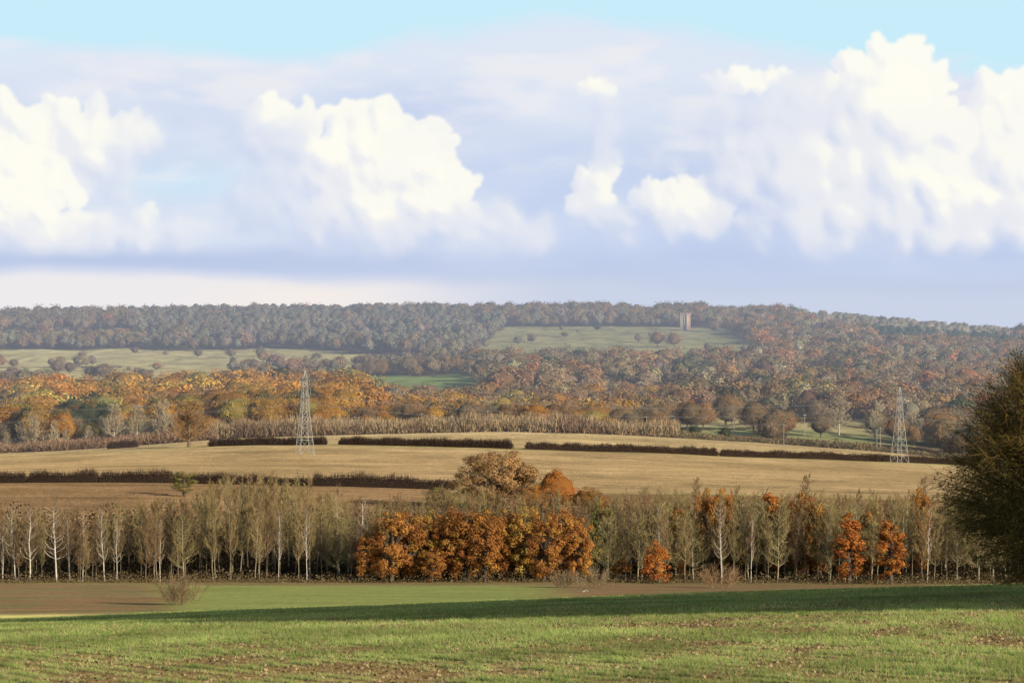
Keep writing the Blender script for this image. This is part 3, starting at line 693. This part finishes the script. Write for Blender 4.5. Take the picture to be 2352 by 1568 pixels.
# ------------------------------------------------------------------ hill woods
GREY = [(.24, .22, .155), (.215, .195, .14), (.27, .24, .17)]
PALE = [(.40, .34, .21), (.35, .30, .19)]
MAUV = [(.24, .185, .115), (.27, .19, .105), (.21, .18, .12), (.28, .20, .10)]
SL = [(.33, .19, .085), (.27, .175, .085), (.25, .19, .105), (.37, .19, .07), (.26, .215, .115), (.30, .185, .09)]
CON = [(.05, .095, .045), (.06, .11, .05)]
ORH = [(.52, .25, .05), (.43, .21, .045), (.50, .29, .06), (.36, .20, .06)]
GLD = [(.44, .32, .07), (.33, .27, .08)]
def fp(key, cols_, n, H, W, ncl, nlf, size, **k):
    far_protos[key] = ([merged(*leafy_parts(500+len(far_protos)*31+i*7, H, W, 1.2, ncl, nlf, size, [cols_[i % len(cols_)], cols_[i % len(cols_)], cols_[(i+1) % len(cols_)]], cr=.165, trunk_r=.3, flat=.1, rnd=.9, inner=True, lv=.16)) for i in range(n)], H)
fp('or', ORH, 5, 13, 20, 30, 30, .95); fp('gold', GLD, 2, 12, 17, 26, 26, .95)
fp('rust', SL, 6, 13, 19, 28, 20, 1.15); fp('rust2', [(.40, .18, .07), (.36, .17, .07)], 2, 12, 15, 22, 18, 1.2)
fp('mauve', MAUV, 5, 14, 17, 25, 17, 1.3); fp('grey', GREY, 4, 15, 12.5, 17, 15, 1.3); fp('pale', PALE, 2, 12, 11, 15, 14, 1.2)
fp('con', CON, 2, 14, 9, 12, 14, 1.5); fp('dkg', [(.07, .09, .045), (.10, .105, .045)], 2, 12, 13, 18, 16, 1.2)
cand = []
D = 1330.
g = np.random.default_rng(99)
while D < 3600:
    sp = 14. if D < 2000 else 17.5 if D < 2600 else 14.5
    half = .205*D; xs = np.arange(-half, half, sp)+g.uniform(0, sp); xs = xs+g.normal(0, sp*.32, len(xs)); ys = D+g.normal(0, sp*.4, len(xs))
    cand.append(np.column_stack([xs, ys])); D += sp*(1.0 if D < 2600 else 1.15)
cand = np.concatenate(cand); cpx = 1176+cand[:, 0]/cand[:, 1]*F; kk = region(cpx, cand[:, 1])
groups = {'left': [], 'mid': [], 'slope': [], 'ridge': [], 'grey': []}
for (x, y), p, k in zip(cand, cpx, kk):
    r_ = g.random(); q = fbm(x/45, y/45, 2, 6.); h = g.uniform(.62, 1.3); q2 = fbm(x/25, y/40, 2, 26.)
    if k == 0:
        if q2 > .6 and r_ < .10 and y > 2050 and y < 3300: groups['ridge'].append(('mauve' if r_ < .07 else 'rust', x, y, g.uniform(4, 11)))
        continue
    if k == 1:
        if r_ > .80: continue
        key = 'or' if r_ < .54 else 'gold' if r_ < .70 else 'mauve' if r_ < .74 else 'dkg'
        if 100 < p < 270 and 1400 < y < 1640 and r_ < .5: key = 'dkg'
        groups['left'].append((key, x, y, 17*h))
    elif k == 7: groups['left'].append(('mauve' if r_ < .6 else 'pale', x, y, 11*h))
    elif k == 2:
        if y < 1900 and p < 1560:
            key = 'or' if r_ < (.38 if p < 960 else .12) else 'rust' if r_ < .66 else 'mauve' if r_ < .86 else 'gold' if r_ < .93 else 'pale'
            groups['mid'].append((key, x, y, (11.5 if y < 1800 else 8.5)*h))
        else:
            key = ('rust' if q > .47 else 'mauve') if r_ < .74 else 'rust2' if r_ < .79 else 'pale' if r_ < .90 else 'dkg'
            groups['slope'].append((key, x, y, 15*h*(1. if not (p < 1720 and y > 2350) else .8)))
    elif k == 3: groups['grey'].append(('grey' if r_ < .88 else 'mauve', x, y, 16.*h))
    elif k == 4: groups['ridge'].append(('con' if r_ < .85 else 'rust', x, y, 14*h))
    elif k == 5: groups['ridge'].append(('pale' if r_ < .85 else 'grey', x, y, 12*h))
    else: groups['ridge'].append(('mauve' if r_ < .6 else 'rust' if r_ < .72 else 'grey', x, y, (15.5 if y > 2700 else 12)*h))
def kd(name, cols_, seeds, H=13, W=17, size=.42, ncl=54, nlf=72):
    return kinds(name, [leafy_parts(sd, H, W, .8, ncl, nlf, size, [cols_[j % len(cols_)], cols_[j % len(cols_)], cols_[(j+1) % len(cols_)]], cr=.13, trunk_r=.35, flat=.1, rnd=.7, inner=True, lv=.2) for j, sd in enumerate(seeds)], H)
IND = {'or': kd('oak_tree', ORH, (801, 802, 803, 804)), 'gold': kd('oak_tree', GLD, (811, 812)),
       'dkg': kd('evergreen_tree', [(.07, .09, .045), (.10, .105, .045)], (821,), W=13), 'rust': kd('oak_tree', SL, (831, 832, 833, 834, 835)),
       'rust2': kd('beech_tree', [(.40, .18, .07), (.36, .17, .07)], (841,)), 'mauve': kd('bare_oak_tree', MAUV, (851, 852, 853)),
       'pale': kinds('leafless_tree', [bare_parts(860+i, 13, .26, .12, .3, 44, 13, 5, 1., (.42, .36, .25), (.44, .36, .23), .07, jit=.45) for i in range(3)], 13, TWIG)}
adj = {'or': 'bright orange oak', 'gold': 'yellow-olive oak', 'dkg': 'dark evergreen tree', 'rust': 'brown-orange oak', 'rust2': 'red-brown beech', 'mauve': 'dull brown leafless oak', 'pale': 'pale leafless tree'}
where = {'left': 'in the front of the orange wood around the left pylon', 'mid': 'in the brown wood behind the middle of the stubble field', 'slope': 'on the low slope behind the right pylon'}
for gname, cnt in (('left', 95), ('mid', 80), ('slope', 95)):
    L_ = sorted([t for t in groups[gname] if abs(t[1]/t[2]) < .182], key=lambda t: t[2]); front = L_[:cnt]; fs = set(id(t) for t in front)
    groups[gname] = [t for t in groups[gname] if id(t) not in fs]
    for key, x, y, h in front:
        rg.choice(IND[key]).put(x, y, h, adj[key]+' '+where[gname], 'tree', adj[key]+'s '+where[gname], wide=rg.uniform(.85, 1.1))
for j, p in enumerate([15, 48, 100, 125, 150, 205, 236, 285, 335, 360, 400, 455, 500]):
    d = 1362+rg.uniform(-12, 12); IND['pale'][j % 3].put(X(p, d), d, rg.uniform(8, 13), 'low pale leafless tree standing before the orange wood on the left', 'tree', 'low pale leafless trees before the orange wood', wide=rg.uniform(.8, 1.1))
for p, d, h, key, lab in [(75, 1352, 16, 'pale', 'tall pale leafless tree at the far left before the orange wood'), (262, 1355, 18, 'pale', 'tall pale leafless tree before the orange wood, left of the close pair'), (315, 1358, 17, 'pale', 'tall pale leafless tree before the orange wood, right of the close pair'), (376, 1354, 18.5, 'pale', 'tall pale leafless tree just left of the alone round oak'),
      (1770, 1330, 16, 'mauve', 'wide pinkish brown leafless oak beyond the right of the stubble field'), (1595, 1310, 8, 'dkg', 'small ivy covered tree in the hedge line right of the middle'), (1665, 1315, 8, 'dkg', 'small ivy covered tree beside the pole line'),
      (1885, 1420, 13, 'mauve', 'brown leafless oak in the green pasture left of the right pylon'), (2010, 1430, 14, 'pale', 'pale leafless tree in the pasture beside the right pylon'),
      (132, 2320, 13, 'mauve', 'lone dark tree at the left side of the pale meadow'), (160, 2330, 11, 'mauve', 'small dark tree just right of the lone tree of the pale meadow'), (240, 2200, 15, 'mauve', 'tree rising over the orange wood below the pale meadow'), (210, 2210, 13, 'mauve', 'smaller tree rising over the orange wood below the pale meadow'),
      (330, 2120, 13, 'mauve', 'hazy tree just above the orange wood on the left'), (530, 2680, 10, 'mauve', 'small hazy tree in the upper pale meadow'), (455, 2690, 9, 'mauve', 'tiny hazy tree in the upper pale meadow'),
      (848, 2190, 15, 'mauve', 'dark brown tree on the green wedge field, left of the pair'), (874, 2195, 15, 'rust', 'dark brown tree on the green wedge field, right of the pair'), (940, 2230, 17, 'mauve', 'large dull tree behind the green wedge field'), (968, 2240, 17, 'mauve', 'large dull tree right behind the green wedge field'),
      (1510, 2800, 16, 'rust', 'orange-brown tree on the hill pasture left of the brick tower'), (1548, 2790, 15, 'rust', 'orange-brown tree on the hill pasture below the brick tower'), (1372, 3130, 12, 'dkg', 'dark tree at the top of the hill pasture'), (1640, 3120, 14, 'mauve', 'leafless tree right of the brick tower')]:
    IND[key][0].put(X(p, d), d, h, lab, 'tree')
stuff_from(groups['left'], 'woodland', 'mass of orange autumn wood behind its front trees on the left')
stuff_from(groups['mid'], 'woodland', 'mass of brown autumn wood in the middle distance')
stuff_from(groups['slope'], 'woodland', 'mass of rust coloured wood covering the right hill slope')
stuff_from(groups['ridge'], 'woodland', 'hazy mixed wood along the ridge line and hill edges')
stuff_from(groups['grey'], 'woodland', 'grey leafless wood below the left and middle of the ridge')

# ------------------------------------------------------------------ brick tower
def tower():
    px, D = 1574, 3150; x, y, z = place(px, D); e = empty('brick_tower', (x, y, z-.5)); e.rotation_euler = (0, 0, math.radians(-30))
    H = 18.; w = 3.7; lit_br = (.44, .26, .17); st = (.42, .36, .29)  # one tower in two tones: sunlit orange on the sides, shaded grey elsewhere
    m = MB(); t = .5
    box(m, (-w+t, 0, H/2), (t, w, H/2), st); box(m, (w-t, 0, H/2), (t, w, H/2), lit_br); box(m, (0, w-t, H/2), (w-2*t, t, H/2), st)
    ax, az = 1.1, 5.5
    box(m, (-(w-2*t+ax)/2, -w+t, H/2), ((w-2*t-ax)/2, t, H/2), st); box(m, ((w-2*t+ax)/2, -w+t, H/2), ((w-2*t-ax)/2, t, H/2), st)
    box(m, (0, -w+t, (H+az+1.7)/2), (ax, t, (H-az-1.7)/2), st)
    for i in range(6):
        a0 = i/6*math.pi; xx_ = (math.cos(a0)+math.cos(a0+math.pi/6))/2*ax; zz_ = az+math.sin(a0+math.pi/12)*ax
        box(m, (xx_, -w+t, (zz_+az+1.7)/2), (ax*.27, t*.98, max((az+1.7-zz_)/2, .05)), st)
    m.obj('wall', BRICK, e)
    m = MB()
    for sx in (-1, 1):
        for sy in (-1, 1): box(m, (sx*w, sy*w, (H+2)/2), (.5, .5, (H+2)/2), np.array(st)*.95)
    m.obj('corner_turret', BRICK, e)
    m = MB(); box(m, (0, 0, H+.2), (w-.9, w-.9, .25), (.3, .25, .2))
    for i in (-1, 0, 1):
        for sy in (-1, 1): box(m, (i*1.6, sy*(w+.05), H+.7), (.42, .3, .7), st); box(m, (sy*(w+.05), i*1.6, H+.7), (.3, .42, .7), lit_br)
    m.obj('parapet', BRICK, e)
    for zz_ in (10.5, 14.5):
        m = MB(); box(m, (0, -w-.02, zz_), (.4, .06, .8), (.14, .12, .1)); m.obj('window', BRICK, e)
    tag(e, 'square brick folly tower with corner turrets and arched opening on the wooded hill', 'tower')
tower()

# ------------------------------------------------------------------ pylons
def pylon_parts():
    e = empty('electricity_pylon'); H = 29.; g_ = (.38, .37, .34)
    def hw(z): return np.interp(z, [0, 17, 27, 29], [2.6, 1.05, .6, .1])
    lv = [0, 5, 9.3, 13, 16.2, 19.5, 22.8, 26, 28.9]
    m = MB(); th = .085
    cor = [(-1, -1), (1, -1), (1, 1), (-1, 1)]
    for a, b in zip(lv[:-1], lv[1:]):
        for i in range(4):
            c0 = cor[i]; c1 = cor[(i+1) % 4]
            p = lambda c, z: (c[0]*hw(z), c[1]*hw(z), z)
            bar(m, p(c0, a), p(c0, b), th*1.3, g_); bar(m, p(c0, a), p(c1, b), th*.6, g_); bar(m, p(c1, a), p(c0, b), th*.6, g_); bar(m, p(c0, b), p(c1, b), th*.6, g_)
    m.obj('lattice_tower', METAL, e)
    ends = []
    for z, L in ((19.5, 4.6), (22.8, 5.6), (26., 4.2)):
        for sg in (-1, 1):
            m = MB(); tip = (sg*L, 0, z); ends.append((sg*L, 0, z-1.8))
            for sy in (-1, 1):
                w_ = float(hw(z)); bar(m, (sg*w_, sy*w_, z), tip, .09, g_); bar(m, (sg*w_, sy*w_, z+1.3), tip, .07, g_)
                for q in (.35, .7): bar(m, (sg*(w_+(L-w_)*q), sy*w_*(1-q), z), (sg*(w_+(L-w_)*q), sy*w_*(1-q), z+1.3*(1-q)), .05, g_)
            a_ = m.obj('cross_arm', METAL, e)
            m = MB(); P = [(sg*L, 0, z-q*.2) for q in range(10)]; tube(m, P, [.05, .14]*5, 6, (.25, .2, .17)); m.obj('insulator', METAL, a_)
    return e, ends
py, ends = pylon_parts()
pyl = [(X(700, 1000), 1000., 'left steel lattice electricity pylon standing in the stubble field'), (X(2066, 1100), 1100., 'right steel lattice electricity pylon rising behind the upper hedge'),
       (X(700, 1000)-230, 905., 'lattice pylon outside the left of the picture'), (X(2066, 1100)+230, 1200., 'lattice pylon outside the right of the picture')]
ang = math.atan2(100, X(2066, 1100)-X(700, 1000))+math.pi/2
locs = []
for i, (x, y, lab) in enumerate(pyl):
    o = py if i == 0 else copy_tree(py); z = float(gz(x, y)); o.location = (x, y, z); o.rotation_euler = (0, 0, ang)
    tag(o, lab, 'pylon', 'pylons of the power line'); locs.append((x, y, z))
def att(i, e_):
    x, y, z = locs[i]; c, s_ = math.cos(ang), math.sin(ang); return np.array([x+e_[0]*c-e_[1]*s_, y+e_[0]*s_+e_[1]*c, z+e_[2]])
for a, b, t in ((2, 0, 'left of the left pylon'), (0, 1, 'between the two pylons'), (1, 3, 'right of the right pylon')):
    for q, e_ in enumerate(ends):
        A_, B_ = att(a, e_), att(b, e_); f = np.linspace(0, 1, 25)[:, None]; P = A_*(1-f)+B_*f; P[:, 2] -= (4*f*(1-f)*5.5)[:, 0]
        m = MB(); tube(m, P, np.full(25, .018), 4, (.25, .25, .25)); tag(m.obj('power_line_wire', METAL), 'thin overhead power wire '+t, 'wire', 'overhead wires '+t)

# ------------------------------------------------------------------ wooden poles
def pole_proto():
    e = empty('utility_pole'); m = MB(); tube(m, [(0, 0, 0), (0, 0, 9)], [.15, .11], 6, (.30, .26, .21)); m.obj('pole', BARK, e)
    m = MB(); box(m, (0, 0, 8.5), (1., .07, .08), (.32, .28, .24)); m.obj('cross_arm', BARK, e); return e
pp_ = pole_proto()
for i, (p, d, tr, lab) in enumerate([(815, 1290, 955, 'pole in the scrub right of the left pylon'), (968, 1290, 948, 'second pole in the scrub from the left pylon'), (1120, 1295, 942, 'third pole in the scrub from the left pylon'), (1247, 1295, 950, 'pole above the gap in the upper hedge'), (1485, 1290, 955, 'pole at the right end of the tan scrub'),
      (1543, 1340, 952, 'pole at the left end of the green pasture'), (1686, 1350, 958, 'pole between the two ivy covered trees and the wide leafless oak'), (1800, 1262, 974, 'tall pole with crossbar at the edge of the stubble field'), (1848, 1380, 950, 'pole in the pasture right of the wide leafless oak'), (2014, 1270, 985, 'pole left of the right pylon, left of a close pair'), (2022, 1275, 980, 'pole left of the right pylon, right of a close pair'), (1176, 1300, 960, 'small pole between the third pole and the hedge gap pole')]):
    o = pp_ if i == 0 else copy_tree(pp_); x, y, z = place(p, d); h = hgt(p, d, tr); o.location = (x, y, z); o.scale = (1, 1, h/9); o.rotation_euler = (0, 0, .3)
    tag(o, 'thin wooden utility '+lab, 'pole', 'wooden poles beyond the stubble field')

# ------------------------------------------------------------------ big dark bush on the right
def bush(x, y, H, W, label, seed, n=72000, name='hawthorn_bush'):
    z = float(gz(x, y)); e = empty(name, (x, y, z-.3)); g = np.random.default_rng(seed); t = MB(); c = MB(); tw = MB()
    for i in range(9):
        az = i*.7; b = np.array([math.cos(az)*.3, math.sin(az)*.3, 0]); tp = np.array([math.cos(az)*W*.22, math.sin(az)*W*.22, H*.6])
        tube(t, [b, (b+tp)/2+g.normal(0, .2, 3), tp], [.16, .11, .04], 5, (.07, .055, .04))
    ns = 3600; d = nrm(g.normal(size=(ns, 3))+np.array([0, 0, .2])); prof = lambda d: np.array([W/2, W/2, H*.52])*d
    bump = .74+.52*fbm(d[:, 0]*2.5+seed, d[:, 1]*2.5+d[:, 2]*2.1, 3)
    tip = prof(d)*bump[:, None]*g.uniform(.85, 1.1, (ns, 1))+np.array([0, 0, H*.45]); tip[:, 2] = np.maximum(tip[:, 2], .1)
    kx = 1-.35*np.clip(tip[:, 2:3]/H-.35, 0, 1); tip[:, :2] *= kx
    root = (tip-np.array([0, 0, H*.35]))*g.uniform(.4, .6, (ns, 1))+np.array([0, 0, H*.3])
    ribbons(tw, root, tip, .02, .006, var((.16, .11, .04), ns, g), g)
    k = g.integers(0, ns, n); s_ = 1-g.random((n, 1))**1.6*.75
    P = root[k]*(1-s_)+tip[k]*s_+g.normal(0, .13, (n, 3)); P[:, 2] = np.maximum(P[:, 2], .05)
    cols = np.array([(.20, .16, .035), (.14, .125, .03), (.29, .19, .04), (.23, .145, .036)])
    cc = cols[g.integers(0, 4, n)]*g.uniform(.6, 1.4, (n, 1))
    leaves(c, P, g.normal(0, .6, size=(n, 3))+d[k]*1.2, .11, cc, g)
    k = g.integers(0, ns, n//2); s_ = g.uniform(.5, 1, (n//2, 1)); q0 = root[k]*(1-s_)+tip[k]*s_; q1 = q0+(d[k]*.6+g.normal(0, .45, (n//2, 3)))*.7
    ribbons(tw, q0, q1, .010, .004, var((.18, .12, .045), n//2, g), g)
    t.obj('trunk', BARK, e); tw.obj('branches', TWIG, e); c.obj('crown', LEAF, e); return tag(e, label, 'bush')
bush(X(2485, 132), 132, 12.0, 12.2, 'tall dark green-brown bush filling the right edge of the picture', 5)
K_side = kinds('oak_tree', [leafy_parts(900+i, 13, 9, 1., 80, 60, .5, [(.12, .08, .035), (.09, .08, .03)], cr=.17, trunk_r=.35, inner=True) for i in range(2)], 13)
for i, (x, y, h) in enumerate([(22, 56, 11), (25, 62, 13), (27, 69, 15), (29, 76, 16), (32, 84, 16), (34, 92, 15), (38, 101, 13), (37, 114, 11), (41, 119, 10), (33, 110, 8), (36, 64, 19), (41, 70, 20), (38, 57, 19), (45, 77, 20), (36, 74, 17), (42, 84, 16), (50, 66, 21)]):
    K_side[i % 2].put(x, y, h, 'hedgerow tree outside the right of the picture', 'tree', 'hedgerow trees right of the frame')

# ------------------------------------------------------------------ grass in the near field
def grass():
    g = np.random.default_rng(17); m = MB()
    for (d0, d1, dens, nb, h, w) in ((29, 45, 220, 3, .062, .010), (45, 70, 84, 3, .064, .015), (70, 105, 32, 3, .068, .025), (105, 160, 14, 3, .075, .038)):
        A = (.19*(d0+d1))*(d1-d0); n = int(A*dens)
        y = np.sqrt(g.uniform(d0**2, d1**2, n)); x = y*g.uniform(-.192, .192, n)
        b = bare(x, y); keep = g.random(n) > b*.95
        x = x[keep]; y = y[keep]; b = b[keep]
        u = x*.94+y*.34; u2 = np.round(u/.5)*.5; x = x+(u2-u)*.74*(d0 < 70)
        n = len(x); x = np.repeat(x, nb)+g.normal(0, w*2.2, n*nb); y = np.repeat(y, nb)+g.normal(0, w*2.2, n*nb); b = np.repeat(b, nb); n = len(x)
        z = gz(x, y); th = g.uniform(-.9, .9, n)+math.radians(30); tuft = .6+.9*fbm(x*3.5, y*1.6, 2, 31.); hh = h*g.uniform(.5, 1.45, n)*(1-.35*b)*tuft
        ln = g.normal(0, .55, (n, 2))*hh[:, None]; dx = np.cos(th)*w*.5; dy = np.sin(th)*w*.5
        V = np.stack([np.column_stack([x-dx, y-dy, z-.005]), np.column_stack([x+dx, y+dy, z-.005]), np.column_stack([x+ln[:, 0], y+ln[:, 1], z+hh])], 1).reshape(-1, 3)
        pal = np.array([(.27, .37, .09), (.34, .41, .12), (.43, .45, .16), (.19, .30, .07)]); c = pal[g.integers(0, 4, n)]
        dry = (g.random(n) < .12+.45*b)[:, None]; c = np.where(dry, np.array((.50, .39, .20)), c)
        c = c*g.uniform(.6, 1.25, (n, 1))*(.92+1.1*(fbm(x/2.2, y/5, 4)-.5))[:, None]
        m.add(V, np.arange(n*3).reshape(-1, 3), np.repeat(np.clip(c, .01, 1), 3, 0))
    tag(m.obj('grass', GRASSM), 'young green crop grass with bare brown patches in the near field', 'grass', kind='stuff')
    m = MB(); n = 40000; y = np.sqrt(g.uniform(29**2, 90**2, n)); x = y*g.uniform(-.19, .19, n); k = g.random(n) < bare(x, y)+.06; x = x[k]; y = y[k]; n = len(x)
    P = np.column_stack([x, y, gz(x, y)+.02]); leaves(m, P, np.column_stack([g.normal(0, .7, n), g.normal(0, .7, n)-.3, np.ones(n)]), .06, np.where(g.random((n, 1)) < .35, np.array((.48, .36, .2)), np.array((.18, .12, .065))), g)
    tag(m.obj('straw_litter', GRASSM), 'straw bits and clods on the bare patches of the near field', 'straw', kind='stuff')
grass()

# ------------------------------------------------------------------ light, world, camera
EL = math.radians(16); AZ = math.radians(134)
d = Vector((math.sin(AZ)*math.cos(EL), math.cos(AZ)*math.cos(EL), math.sin(EL)))
su = bpy.data.lights.new('sun', 'SUN'); su.energy = 5; su.angle = math.radians(.5); su.color = (1, .88, .70)
so = bpy.data.objects.new('sun', su); col.objects.link(so); so.rotation_euler = d.to_track_quat('Z', 'Y').to_euler()
w = bpy.data.worlds.new('World'); bpy.context.scene.world = w; w.use_nodes = True; nt = w.node_tree
sk = nt.nodes.new('ShaderNodeTexSky'); sk.sky_type = 'NISHITA'; sk.sun_disc = False; sk.sun_elevation = EL; sk.sun_rotation = AZ
bg = nt.nodes['Background']; nt.links.new(sk.outputs[0], bg.inputs[0]); bg.inputs[1].default_value = .15
cam = bpy.data.cameras.new('camera'); cam.lens = F/2352*36; cam.sensor_width = 36; cam.clip_end = 40000; cam.clip_start = .5
co = bpy.data.objects.new('camera', cam); col.objects.link(co); co.rotation_euler = (math.radians(90), 0, 0)
bpy.context.scene.camera = co
bpy.context.scene.view_settings.view_transform = 'Standard'
